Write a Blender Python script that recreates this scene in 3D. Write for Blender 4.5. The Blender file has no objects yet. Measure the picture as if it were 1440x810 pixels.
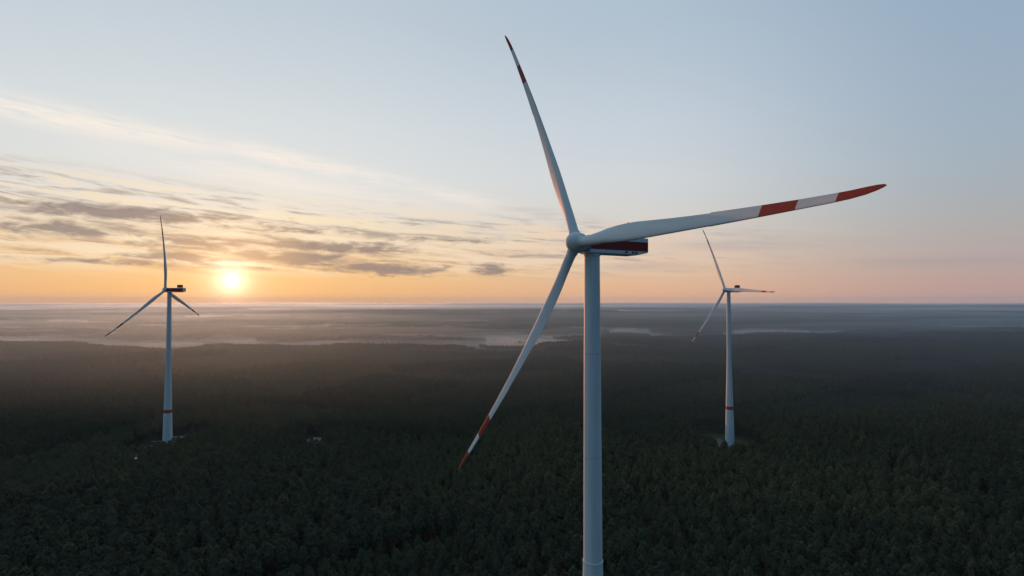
import bpy, bmesh, math, random
import numpy as np
from mathutils import Matrix, Vector, Euler

R = math.radians
scene = bpy.context.scene
COL = scene.collection
random.seed(7)
rng = np.random.default_rng(11)

# ------------------------------------------------------------------ camera
CAM_Z = 126.0
F = 785.0                       # focal length in pixels of a 1440 wide frame
cam = bpy.data.cameras.new('camera')
cam_o = bpy.data.objects.new('camera', cam)
COL.objects.link(cam_o)
cam.sensor_width = 36.0
cam.lens = F / 1440 * 36
cam.clip_start = 1.0
cam.clip_end = 120000
cam_o.location = (0, 0, CAM_Z)
cam_o.rotation_euler = (R(90) + math.atan(17.5 / F), 0, 0)
scene.camera = cam_o

# ------------------------------------------------------------------ light
SUN_AZ = -26.7                  # degrees from +Y, negative is left
SUN_EL = 1.8
SUN_DIR = Vector((math.sin(R(SUN_AZ)) * math.cos(R(SUN_EL)), math.cos(R(SUN_AZ)) * math.cos(R(SUN_EL)), math.sin(R(SUN_EL))))
sun = bpy.data.lights.new('sun', 'SUN')
sun.energy = 2.9
sun.angle = R(0.53)
sun.color = (1.0, 0.36, 0.14)
sun_o = bpy.data.objects.new('sun', sun)
COL.objects.link(sun_o)
sun_o.rotation_euler = SUN_DIR.to_track_quat('Z', 'Y').to_euler()

vs = scene.view_settings
scene.display_settings.display_device = 'sRGB'
vs.view_transform = 'Standard'
vs.look = 'None'
vs.exposure = 0.0
vs.gamma = 1.0
vs.use_curve_mapping = False

cy = scene.cycles
cy.max_bounces = 5
cy.diffuse_bounces = 2
cy.glossy_bounces = 2
cy.transmission_bounces = 3
cy.transparent_max_bounces = 8
cy.volume_bounces = 1
cy.use_denoising = True
cy.use_adaptive_sampling = False
try:
    cy.denoiser = 'OPENIMAGEDENOISE'
    cy.denoising_input_passes = 'RGB_ALBEDO_NORMAL'
    cy.denoising_prefilter = 'ACCURATE'
except Exception:
    pass


def lin(c):
    out = []
    for v in c[:3]:
        v = v / 255.0
        out.append(v / 12.92 if v <= 0.04045 else ((v + 0.055) / 1.055) ** 2.4)
    return (*out, 1.0)


class NT:
    """small helper around a node tree"""
    def __init__(s, tree):
        s.t = tree
        tree.nodes.clear()

    def n(s, typ, **kw):
        nd = s.t.nodes.new(typ)
        for k, v in kw.items():
            setattr(nd, k, v)
        return nd

    def put(s, sock, v):
        if v is None:
            return
        if isinstance(v, bpy.types.NodeSocket):
            s.t.links.new(v, sock)
        else:
            sock.default_value = v

    def m(s, op, a, b=None, c=None, clamp=False):
        nd = s.n('ShaderNodeMath', operation=op)
        nd.use_clamp = clamp
        s.put(nd.inputs[0], a)
        s.put(nd.inputs[1], b)
        s.put(nd.inputs[2], c)
        return nd.outputs[0]

    def mix(s, f, a, b, blend='MIX'):
        nd = s.n('ShaderNodeMix', data_type='RGBA', blend_type=blend)
        s.put(nd.inputs[0], f)
        s.put(nd.inputs[6], a)
        s.put(nd.inputs[7], b)
        return nd.outputs[2]

    def rng(s, v, a, b, c=0.0, d=1.0, smooth=False):
        nd = s.n('ShaderNodeMapRange', interpolation_type='SMOOTHSTEP' if smooth else 'LINEAR')
        for i, x in enumerate((v, a, b, c, d)):
            s.put(nd.inputs[i], x)
        return nd.outputs[0]

    def ramp(s, v, stops, interp='LINEAR'):
        nd = s.n('ShaderNodeValToRGB')
        cr = nd.color_ramp
        cr.interpolation = interp
        while len(cr.elements) > 1:
            cr.elements.remove(cr.elements[-1])
        for i, (p, c) in enumerate(stops):
            e = cr.elements[0] if i == 0 else cr.elements.new(p)
            e.position = p
            e.color = c
        s.put(nd.inputs[0], v)
        return nd.outputs[0]

    def noise(s, vec, scale, detail=4, rough=0.55, dist=0.0):
        nd = s.n('ShaderNodeTexNoise')
        s.put(nd.inputs['Vector'], vec)
        nd.inputs['Scale'].default_value = scale
        nd.inputs['Detail'].default_value = detail
        nd.inputs['Roughness'].default_value = rough
        nd.inputs['Distortion'].default_value = dist
        return nd.outputs['Fac']

    def xyz(s, x, y, z=0.0):
        nd = s.n('ShaderNodeCombineXYZ')
        s.put(nd.inputs[0], x)
        s.put(nd.inputs[1], y)
        s.put(nd.inputs[2], z)
        return nd.outputs[0]


# ------------------------------------------------------------------ sky (world)
def build_world():
    w = bpy.data.worlds.new('World')
    scene.world = w
    w.use_nodes = True
    g = NT(w.node_tree)
    out = g.n('ShaderNodeOutputWorld')
    tc = g.n('ShaderNodeTexCoord')
    sep = g.n('ShaderNodeSeparateXYZ')
    g.put(sep.inputs[0], tc.outputs['Generated'])
    x, y, z = sep.outputs
    el = g.m('MULTIPLY', g.m('ARCSINE', z), 57.29578)
    az = g.m('MULTIPLY', g.m('ARCTAN2', x, y), 57.29578)
    # azimuth distance from the sun
    da = g.m('ABSOLUTE', g.m('SUBTRACT', az, SUN_AZ))
    da = g.m('MINIMUM', da, g.m('SUBTRACT', 360.0, da))
    elr = g.m('POWER', g.m('DIVIDE', g.m('MAXIMUM', el, 0.0), 90.0), 0.5)   # sqrt: more room near the horizon

    def P(e):
        return math.sqrt(e / 90.0)
    cols = [
        [(0, (248, 186, 124)), (1.2, (249, 195, 132)), (3, (250, 205, 144)), (5.5, (247, 217, 178)), (8.5, (238, 230, 218)),
         (12, (230, 232, 230)), (17, (221, 228, 231)), (26, (199, 211, 222)), (45, (172, 194, 212)), (90, (196, 214, 228))],
        [(0, (236, 182, 146)), (1.2, (236, 188, 152)), (3, (232, 198, 168)), (5.5, (225, 208, 192)), (8.5, (219, 217, 213)),
         (12, (215, 220, 223)), (17, (205, 215, 225)), (26, (183, 200, 215)), (45, (164, 188, 209)), (90, (196, 214, 228))],
        [(0, (196, 162, 156)), (1.2, (196, 164, 158)), (3, (190, 170, 166)), (5.5, (182, 177, 176)), (8.5, (174, 181, 187)),
         (12, (168, 183, 196)), (17, (162, 181, 200)), (26, (154, 177, 200)), (45, (146, 174, 202)), (90, (196, 214, 228))],
        [(0, (66, 88, 114)), (3, (72, 98, 128)), (8, (70, 110, 142)), (17, (63, 114, 148)), (35, (68, 120, 156)),
         (60, (132, 166, 198)), (90, (196, 214, 228))],
    ]
    rm = [g.ramp(elr, [(P(e), lin(c)) for e, c in col]) for col in cols]
    sky = g.mix(g.rng(da, 4, 44, smooth=True), rm[0], rm[1])
    sky = g.mix(g.rng(da, 38, 70, smooth=True), sky, rm[2])
    sky = g.mix(g.rng(da, 72, 150, smooth=True), sky, rm[3])

    # ---- clouds, laid out on the dome by direction (azimuth / elevation in degrees)
    def blob(a0, e0, ha, he, slope=0.0):
        dx = g.m('SUBTRACT', az, a0)
        dy = g.m('SUBTRACT', g.m('SUBTRACT', el, e0), g.m('MULTIPLY', dx, slope))
        q = g.m('ADD', g.m('POWER', g.m('DIVIDE', dx, ha), 2.0), g.m('POWER', g.m('ABSOLUTE', g.m('DIVIDE', dy, he)), 2.0))
        return g.m('POWER', 2.71828, g.m('MULTIPLY', q, -1.0))

    def lump(a, b):
        return g.m('MAXIMUM', a, b)
    sl = g.m('ADD', el, g.m('MULTIPLY', az, 0.07))
    v_st = g.xyz(g.m('MULTIPLY', az, 0.09), g.m('MULTIPLY', sl, 1.15), 3.0)
    v_fine = g.xyz(g.m('MULTIPLY', az, 0.30), g.m('MULTIPLY', sl, 2.4), 9.0)
    v_puff = g.xyz(g.m('MULTIPLY', az, 0.42), g.m('MULTIPLY', el, 1.35), 1.0)
    n_st = g.noise(v_st, 1.0, 6, 0.6, 0.6)
    n_fine = g.noise(v_fine, 1.0, 6, 0.6, 0.4)
    n_puff = g.noise(v_puff, 1.0, 7, 0.6, 0.5)

    # cirrus streak high on the left
    ci = lump(blob(-38, 14.3, 13, 1.0, -0.05), lump(blob(-20.5, 13.0, 9.5, 0.8, -0.14), g.m('MULTIPLY', blob(-4, 10.1, 8, 0.7, -0.21), 0.7)))
    ci = lump(ci, g.m('MULTIPLY', blob(-22, 11.2, 14, 1.1, -0.12), 0.6))
    n_ci = g.m('ADD', g.m('MULTIPLY', n_st, 0.55), g.m('MULTIPLY', n_fine, 0.45))
    a_ci = g.m('MULTIPLY', g.m('MULTIPLY', ci, g.rng(n_ci, 0.33, 0.58, smooth=True)), 1.0)
    sky = g.mix(a_ci, sky, lin((255, 245, 234)))

    # thin bright streaks over the lower sky
    band = g.m('MULTIPLY', g.rng(el, 1.6, 4.0, smooth=True), g.rng(g.m('ADD', el, g.m('MULTIPLY', az, 0.05)), 7.0, 9.6, 1.0, 0.0, smooth=True))
    band = g.m('MULTIPLY', band, g.rng(da, 30, 62, 1.0, 0.0, smooth=True))
    a_br = g.m('MULTIPLY', g.m('MULTIPLY', band, g.rng(n_st, 0.44, 0.60, smooth=True)), 0.9)
    warm = g.mix(g.rng(da, 0, 45), lin((255, 238, 204)), lin((240, 208, 184)))
    sky = g.mix(a_br, sky, warm)
    a_gr = g.m('MULTIPLY', g.m('MULTIPLY', band, g.rng(g.m('ADD', g.m('MULTIPLY', n_st, 0.6), g.m('MULTIPLY', n_fine, 0.4)), 0.50, 0.38, smooth=True)), 0.75)
    greyc = g.mix(g.rng(da, 0, 45), lin((168, 150, 134)), lin((172, 162, 164)))
    sky = g.mix(a_gr, sky, greyc)

    # individual dark bars round the sun
    D = [(-17.0, 5.2, 7.2, 0.50, 0.0, 1.0), (-20.6, 4.0, 4.4, 0.75, 0.0, 1.1), (-12.4, 3.15, 6.2, 0.55, -0.02, 1.0),
         (-2.2, 3.15, 2.0, 0.62, 0.0, 1.0), (-29.0, 5.05, 5.0, 0.55, 0.0, 1.0), (-31.0, 3.9, 3.6, 0.55, 0.0, 1.0),
         (-35.0, 7.35, 10.0, 0.55, 0.0, 1.05), (-38.5, 5.75, 4.8, 0.65, 0.0, 1.0), (-24.8, 4.1, 3.2, 0.6, 0.0, 0.9), (-22, 6.8, 8, 0.4, -0.03, 0.75),
         (-35.0, 3.3, 7.0, 0.30, 0.0, 0.8), (-26.0, 3.0, 4.0, 0.28, 0.0, 0.75), (-9, 6.2, 9, 0.35, -0.03, 0.6)]
    den = None
    for a0, e0, ha, he, s_, k in D:
        b = g.m('MULTIPLY', blob(a0, e0, ha * 1.15, he * 1.3, s_), k)
        den = b if den is None else lump(den, b)
    a_dk = g.rng(g.m('ADD', den, g.m('MULTIPLY', g.m('SUBTRACT', g.m('ADD', g.m('MULTIPLY', n_puff, 0.6), g.m('MULTIPLY', n_fine, 0.4)), 0.5), 3.2)), 0.26, 1.0, smooth=True)
    a_dk = g.m('MULTIPLY', g.m('MULTIPLY', a_dk, g.rng(den, 0.05, 0.3)), 0.88)
    ang = g.m('MULTIPLY', g.m('ARCCOSINE', g.m('MINIMUM', dot_sun(g, tc), 1.0)), 57.29578)
    darkc = g.mix(g.rng(ang, 0.8, 8), lin((200, 156, 120)), lin((142, 130, 128)))
    sky = g.mix(a_dk, sky, darkc)
    # fainter grey-pink bars on the right
    D2 = [(24, 5.2, 7.5, 0.55, -0.02, 1.0), (13, 3.4, 5.0, 0.5, 0.0, 0.9), (3.5, 8.7, 6.0, 0.6, -0.16, 0.8), (38, 3.2, 9, 0.5, -0.02, 0.7), (8.5, 5.7, 4, 0.4, -0.05, 0.7)]
    den2 = None
    for a0, e0, ha, he, s_, k in D2:
        b = g.m('MULTIPLY', blob(a0, e0, ha, he, s_), k)
        den2 = b if den2 is None else lump(den2, b)
    a2 = g.m('MULTIPLY', g.m('MULTIPLY', den2, g.rng(n_st, 0.36, 0.6, smooth=True)), 0.5)
    sky = g.mix(a2, sky, lin((166, 160, 166)))

    # the Nishita sky adds the glow that gathers round the low sun
    ns = g.n('ShaderNodeTexSky', sky_type='NISHITA')
    ns.sun_disc = False
    ns.sun_elevation = R(SUN_EL)
    ns.sun_rotation = R(SUN_AZ)
    ns.altitude = 100
    b1 = g.n('ShaderNodeBackground')
    g.put(b1.inputs[0], sky)
    b1.inputs[1].default_value = 0.92
    b2 = g.n('ShaderNodeBackground')
    g.put(b2.inputs[0], ns.outputs[0])
    b2.inputs[1].default_value = 0.005
    # the sun's own disc and the bright aureole close to it
    core = g.m('MULTIPLY', g.m('POWER', 2.71828, g.m('MULTIPLY', g.m('DIVIDE', ang, 0.80), -1.0)), 1.9)
    halo = g.m('MULTIPLY', g.m('POWER', 2.71828, g.m('MULTIPLY', g.m('DIVIDE', ang, 3.4), -1.0)), 0.34)
    b3 = g.n('ShaderNodeBackground')
    g.put(b3.inputs[0], (1.0, 0.62, 0.32, 1))
    g.put(b3.inputs[1], halo)
    b4 = g.n('ShaderNodeBackground')
    g.put(b4.inputs[0], (1.0, 0.86, 0.70, 1))
    g.put(b4.inputs[1], core)
    a3 = g.n('ShaderNodeAddShader')
    g.put(a3.inputs[0], b3.outputs[0])
    g.put(a3.inputs[1], b4.outputs[0])
    a1 = g.n('ShaderNodeAddShader')
    a2s = g.n('ShaderNodeAddShader')
    g.put(a1.inputs[0], b1.outputs[0])
    g.put(a1.inputs[1], b2.outputs[0])
    g.put(a2s.inputs[0], a1.outputs[0])
    g.put(a2s.inputs[1], a3.outputs[0])
    g.put(out.inputs[0], a2s.outputs[0])


def dot_sun(g, tc):
    nd = g.n('ShaderNodeVectorMath', operation='DOT_PRODUCT')
    g.put(nd.inputs[0], tc.outputs['Generated'])
    nd.inputs[1].default_value = SUN_DIR
    return nd.outputs['Value']


build_world()


# ------------------------------------------------------------------ numpy noise
def _hash(ix, iy, seed):
    h = (ix.astype(np.int64) * 374761393 + iy.astype(np.int64) * 668265263 + seed * 1442695041) & 0x7fffffff
    h = ((h ^ (h >> 13)) * 1274126177) & 0x7fffffff
    h = (h ^ (h >> 16)) & 0xffff
    return h / 65535.0


def vnoise(x, y, seed=0):
    ix = np.floor(x)
    iy = np.floor(y)
    fx = x - ix
    fy = y - iy
    fx = fx * fx * (3 - 2 * fx)
    fy = fy * fy * (3 - 2 * fy)
    a = _hash(ix, iy, seed)
    b = _hash(ix + 1, iy, seed)
    c = _hash(ix, iy + 1, seed)
    d = _hash(ix + 1, iy + 1, seed)
    return (a * (1 - fx) + b * fx) * (1 - fy) + (c * (1 - fx) + d * fx) * fy


def fbm(x, y, seed=0, octv=4, gain=0.5):
    s = np.zeros_like(x, dtype=float)
    a = 1.0
    t = 0.0
    for o in range(octv):
        s += a * vnoise(x, y, seed + o * 17)
        t += a
        a *= gain
        x = x * 2.03 + 13.7
        y = y * 2.03 + 7.1
    return s / t


def sstep(v, a, b):
    t = np.clip((v - a) / (b - a), 0, 1)
    return t * t * (3 - 2 * t)


# ------------------------------------------------------------------ the land: heights and where woods grow
# far edge of the near forest, as depth over the direction x / y
EDGE_U = np.array([-1.6, -0.917, -0.80, -0.62, -0.53, -0.40, -0.28, -0.10, -0.045, 0.05, 0.10, 0.16, 0.22, 0.31, 0.43, 0.455, 0.54, 0.60, 0.68, 0.74, 0.83, 0.92, 1.6])
EDGE_D = np.array([1500, 1520, 1480, 1330, 1420, 1420, 1420, 1400, 1270, 1260, 1340, 1440, 1390, 1310, 1310, 1370, 1530, 1560, 1640, 1800, 1950, 2000, 2100.])


def edge_depth(u):
    return np.interp(u, EDGE_U, EDGE_D)


def ground_h(x, y):
    r = np.hypot(x, y)
    u = x / np.maximum(y, 1.0)
    d = y - edge_depth(u)
    h = (fbm(x / 420, y / 420, 3, 3) - 0.5) * 5.0 * sstep(r, 520, 900)
    h = h - 16.0 * sstep(d, -60, 700) * (y > 0)
    far = sstep(d, 400, 2500) * (y > 0)
    h = h + far * (fbm(x / 2600, y / 2600, 5, 4) - 0.5) * 46.0
    h = h + 26.0 * sstep(y, 4200, 6500) * np.exp(-((x / np.maximum(y, 1) + 0.05) / 0.42) ** 2) * sstep(y, 12000, 8000)
    h = h + sstep(y, 8000, 14000) * (8 + 60 * (fbm(x / 5200, y / 3000, 15, 3) - 0.45))
    return h


# clearings in the near forest: (x, y, half width x, half width y)
CLEAR = [(-291, 482, 27, 52), (185, 482, 27, 51), (18, 112, 34, 30)]
LANES = [((76, 350), (66, 255), 1.9), ((90.5, 338), (84, 255), 1.9), ((-291, 500), (-330, 780), 3.0), ((-176, 500), (-250, 560), 2.5), ((-181, 514), (-155, 440), 7.5),
         ((-297, 446), (-262, 391), 2.2), ((-620, 575), (-150, 640), 3.4), ((20, 520), (320, 590), 3.4),
         ((-980, 800), (-90, 770), 5.0), ((-40, 900), (980, 985), 5.5), ((-1250, 1090), (420, 1130), 6.5), ((520, 600), (820, 1180), 4.5), ((-430, 760), (-520, 1300), 4.5),
         ((-60, 690), (330, 720), 3.6)]


def meadow(x, y):
    """the pale green meadow right of the far turbine"""
    dx, dy = x - 490, y - 762
    a = dx * 0.63 - dy * 0.776
    b = dx * 0.776 + dy * 0.63
    wob = 26 * (vnoise(x / 40, y / 40, 41) - 0.5)
    return (np.abs(a) / 125) ** 2 + (np.abs(b + wob) / 46) ** 2 < 1


def near_open(x, y):
    o = meadow(x, y)
    for cx, cy_, hx, hy in CLEAR:
        wob = 1 + 0.25 * (vnoise(x / 9 + cx, y / 9, 77) - 0.5)
        o |= (((x - cx) / hx) ** 2 + ((y - cy_) / hy) ** 2) < wob
    for (x0, y0), (x1, y1), w in LANES:
        dx, dy = x1 - x0, y1 - y0
        t = np.clip(((x - x0) * dx + (y - y0) * dy) / (dx * dx + dy * dy), 0, 1)
        o |= np.hypot(x - x0 - t * dx, y - y0 - t * dy) < w
    return o


def far_wood(x, y):
    """signed amount of woodland beyond the near forest (above zero: trees)"""
    u = x / np.maximum(y, 1.0)
    d = y - edge_depth(u)
    n = 1.25 * (fbm(x / 1150, y / 420, 21, 4) - 0.50)
    n2 = fbm(x / 420, y / 190, 29, 3) - 0.5
    w = n + 0.45 * n2
    # open misty valley straight behind the forest, wooded rises behind it
    w = w - 0.035 * sstep(d, 0, 300) * sstep(d, 2600, 1500) * sstep(u, 0.55, 0.2)
    ridge = sstep(y, 3300, 3800) * sstep(y, 6600, 5600) * sstep(u, -0.56, -0.46) * sstep(u, 0.42, 0.20)
    w = w + 0.30 * ridge
    w = w + 0.16 * sstep(u, 0.18, 0.5) * sstep(y, 2900, 3800)
    w = w + 0.05 * sstep(y, 9000, 15000)
    w = w + 0.15 * sstep(u, 0.12, 0.3) * sstep(d, 60, 200) * sstep(d, 2600, 1800)
    # strip of wood, left
    w = w + 0.34 * np.exp(-((y - 2080) / 170) ** 2) * sstep(u, -0.86, -0.80) * sstep(u, -0.60, -0.68)
    w = w + 0.30 * np.exp(-((y - 1850) / 130) ** 2) * sstep(u, -0.50, -0.45) * sstep(u, -0.22, -0.30)
    w = w + 0.34 * np.exp(-((y - 1900) / 220) ** 2) * sstep(u, 0.34, 0.40) * sstep(u, 0.66, 0.54)
    # meadow strip, right
    w = w - 0.5 * np.exp(-((y - 2280) / 120) ** 2) * sstep(u, 0.36, 0.42) * sstep(u, 0.62, 0.55)
    for lx, ly, hx, hy in LAKES:
        w = w - 0.8 * np.exp(-(((x - lx) / (hx * 1.4)) ** 2 + ((y - ly) / (hy * 2.0)) ** 2))
    return w


LAKES = [(1900, 6600, 330, 230), (4650, 5300, 260, 120)]


def grid_mesh(name, X, Y, Z, keep=None, mats=(), smooth=True):
    nr, na = X.shape
    co = np.stack([X, Y, Z], -1).reshape(-1, 3)
    i = np.arange(nr * na).reshape(nr, na)
    q = np.stack([i[:-1, :-1], i[:-1, 1:], i[1:, 1:], i[1:, :-1]], -1).reshape(-1, 4)
    if keep is not None:
        q = q[keep.reshape(-1)]
        used = np.unique(q)
        mp = np.full(len(co), -1)
        mp[used] = np.arange(len(used))
        co = co[used]
        q = mp[q]
    return raw_mesh(name, co, q, mats, smooth)


def raw_mesh(name, co, q, mats=(), smooth=True):
    me = bpy.data.meshes.new(name)
    co = np.asarray(co, dtype=np.float32)
    q = np.asarray(q, dtype=np.int32)
    k = q.shape[1]
    me.vertices.add(len(co))
    me.vertices.foreach_set('co', co.ravel())
    me.loops.add(len(q) * k)
    me.loops.foreach_set('vertex_index', q.ravel())
    me.polygons.add(len(q))
    me.polygons.foreach_set('loop_start', np.arange(0, len(q) * k, k, dtype=np.int32))
    me.polygons.foreach_set('loop_total', np.full(len(q), k, dtype=np.int32))
    me.update(calc_edges=True)
    if smooth:
        me.polygons.foreach_set('use_smooth', np.ones(len(q), dtype=bool))
    for m_ in mats:
        me.materials.append(m_)
    me.validate()
    return me


def link(name, me, parent=None, loc=(0, 0, 0)):
    o = bpy.data.objects.new(name, me)
    COL.objects.link(o)
    o.location = loc
    if parent:
        o.parent = parent
    return o


def tag(o, label=None, cat=None, group=None, kind=None):
    if label:
        o['label'] = label
    if cat:
        o['category'] = cat
    if group:
        o['group'] = group
    if kind:
        o['kind'] = kind
    return o


# ------------------------------------------------------------------ materials
def material(name):
    m_ = bpy.data.materials.new(name)
    m_.use_nodes = True
    g = NT(m_.node_tree)
    out = g.n('ShaderNodeOutputMaterial')
    return m_, g, out


def principled(g, out, color, rough=0.6, spec=0.4, metal=0.0, normal=None):
    p = g.n('ShaderNodeBsdfPrincipled')
    g.put(p.inputs['Base Color'], color)
    g.put(p.inputs['Roughness'], rough)
    g.put(p.inputs['Specular IOR Level'], spec)
    g.put(p.inputs['Metallic'], metal)
    if normal is not None:
        g.put(p.inputs['Normal'], normal)
    g.put(out.inputs[0], p.outputs[0])
    return p


def simple(name, col, rough=0.6, metal=0.0, spec=0.4, vary=0.12, scale=1.5):
    m_, g, out = material(name)
    tc = g.n('ShaderNodeTexCoord')
    n = g.noise(tc.outputs['Object'], scale, 5)
    c0 = tuple(v * (1 - vary) for v in col[:3]) + (1,)
    c1 = tuple(min(1, v * (1 + vary)) for v in col[:3]) + (1,)
    principled(g, out, g.mix(n, c0, c1), rough, spec, metal)
    return m_


WHITE = (0.55, 0.63, 0.66, 1)
RED = (0.30, 0.030, 0.022, 1)


def mat_tower():
    m_, g, out = material('tower_paint')
    tc = g.n('ShaderNodeTexCoord')
    sep = g.n('ShaderNodeSeparateXYZ')
    g.put(sep.inputs[0], tc.outputs['Object'])
    z = sep.outputs[2]
    # slightly different concrete below, painted steel above
    n = g.noise(g.xyz(g.m('MULTIPLY', sep.outputs[0], 0.9), g.m('MULTIPLY', sep.outputs[1], 0.9), g.m('MULTIPLY', z, 0.05)), 1.0, 6, 0.6)
    c = g.mix(g.rng(n, 0.3, 0.7), (0.45, 0.52, 0.54, 1), WHITE)
    # ring joints every few metres on the concrete part, every 22 m on the steel one
    fr = g.m('FRACT', g.m('DIVIDE', z, 3.8))
    jc = g.m('MULTIPLY', g.m('LESS_THAN', fr, 0.02), g.m('LESS_THAN', z, 72.5))
    fr2 = g.m('FRACT', g.m('DIVIDE', g.m('SUBTRACT', z, 73.0), 21.0))
    js = g.m('MULTIPLY', g.m('LESS_THAN', fr2, 0.006), g.m('GREATER_THAN', z, 73.6))
    c = g.mix(g.m('MULTIPLY', g.m('MAXIMUM', jc, js), 0.5), c, (0.25, 0.28, 0.30, 1))
    red = g.m('MULTIPLY', g.m('GREATER_THAN', z, 31.0), g.m('LESS_THAN', z, 33.9))
    c = g.mix(red, c, (0.42, 0.045, 0.02, 1))
    principled(g, out, c, 0.6, 0.25)
    return m_


def mat_blade():
    m_, g, out = material('blade_paint')
    tc = g.n('ShaderNodeTexCoord')
    sep = g.n('ShaderNodeSeparateXYZ')
    g.put(sep.inputs[0], tc.outputs['Object'])
    z = g.m('ADD', sep.outputs[2], g.m('MULTIPLY', sep.outputs[0], -0.35))
    band = g.m('ADD', g.m('MULTIPLY', g.m('GREATER_THAN', z, 46.2), g.m('LESS_THAN', z, 51.9)), g.m('GREATER_THAN', z, 57.3))
    n = g.noise(g.xyz(g.m('MULTIPLY', sep.outputs[0], 1.2), sep.outputs[1], g.m('MULTIPLY', sep.outputs[2], 0.12)), 1.0, 6, 0.6)
    c = g.mix(g.rng(n, 0.3, 0.7), (0.49, 0.56, 0.59, 1), (0.57, 0.64, 0.67, 1))
    # outer blade's leading edge: mostly shade painted into the colour, with some erosion
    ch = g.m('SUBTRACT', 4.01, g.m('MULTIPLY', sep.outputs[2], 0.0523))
    shade_wear = g.m('MULTIPLY', g.rng(g.m('DIVIDE', sep.outputs[0], ch), -0.17, -0.26, smooth=True), g.rng(sep.outputs[2], 24, 36))
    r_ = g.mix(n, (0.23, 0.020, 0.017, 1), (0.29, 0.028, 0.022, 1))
    principled(g, out, g.mix(g.m('MULTIPLY', shade_wear, 0.6), g.mix(band, c, r_), (0.10, 0.105, 0.11, 1)), 0.62, 0.2)
    return m_


M_TOWER = mat_tower()
M_BLADE = mat_blade()
M_WHITE = simple('nacelle_white', (0.52, 0.60, 0.63), 0.6, spec=0.2)
M_RED = simple('nacelle_red', (0.20, 0.020, 0.020), 0.6, spec=0.2)
M_DARK = simple('dark_grey_plastic', (0.03, 0.032, 0.036), 0.6)
M_STEEL = simple('galvanised_steel', (0.32, 0.34, 0.35), 0.4, 0.6)
M_RADI = simple('radiator_core', (0.07, 0.035, 0.028), 0.55, 0.3)
M_GRAVEL = simple('pale_gravel', (0.24, 0.23, 0.21), 0.95, vary=0.3, scale=0.4)
M_SAND = simple('sandy_track', (0.085, 0.078, 0.062), 0.95, vary=0.3, scale=0.3)
M_GLASS = simple('dark_glass', (0.02, 0.024, 0.028), 0.08, 0.0, 0.6)
M_TYRE = simple('tyre_rubber', (0.018, 0.018, 0.018), 0.85)
M_VAN = simple('van_white_paint', (0.75, 0.76, 0.76), 0.3)


def mat_lamp():
    m_, g, out = material('headlight_glow')
    e = g.n('ShaderNodeEmission')
    e.inputs[0].default_value = (1, 0.95, 0.85, 1)
    e.inputs[1].default_value = 25
    g.put(out.inputs[0], e.outputs[0])
    return m_


M_LAMP = mat_lamp()


def mat_leaf():
    m_, g, out = material('pine_needles')
    at = g.n('ShaderNodeAttribute', attribute_type='INSTANCER', attribute_name='tint')
    oi = g.n('ShaderNodeObjectInfo')
    geo = g.n('ShaderNodeNewGeometry')
    c = g.mix(oi.outputs['Random'], (0.044, 0.064, 0.046, 1), (0.115, 0.138, 0.084, 1))
    # stands differ: bluish pine, olive, brownish larch and young birch
    st = g.ramp(at.outputs['Fac'], [(0.0, (0.026, 0.048, 0.044, 1)), (0.35, (0.050, 0.078, 0.052, 1)), (0.7, (0.085, 0.112, 0.060, 1)), (1.0, (0.125, 0.125, 0.066, 1))])
    c = g.mix(0.75, c, st)
    c = g.mix(g.m('MULTIPLY', geo.outputs['Random Per Island'], 0.5), c, (0.11, 0.125, 0.065, 1))
    d = g.n('ShaderNodeBsdfDiffuse')
    g.put(d.inputs[0], c)
    t = g.n('ShaderNodeBsdfTranslucent')
    g.put(t.inputs[0], g.mix(0.5, c, (0.10, 0.10, 0.04, 1)))
    mx = g.n('ShaderNodeMixShader')
    mx.inputs[0].default_value = 0.25
    g.put(mx.inputs[1], d.outputs[0])
    g.put(mx.inputs[2], t.outputs[0])
    g.put(out.inputs[0], mx.outputs[0])
    return m_


M_LEAF = mat_leaf()
M_BARK = simple('pine_bark', (0.060, 0.045, 0.036), 0.9, vary=0.35, scale=2.0)


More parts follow.
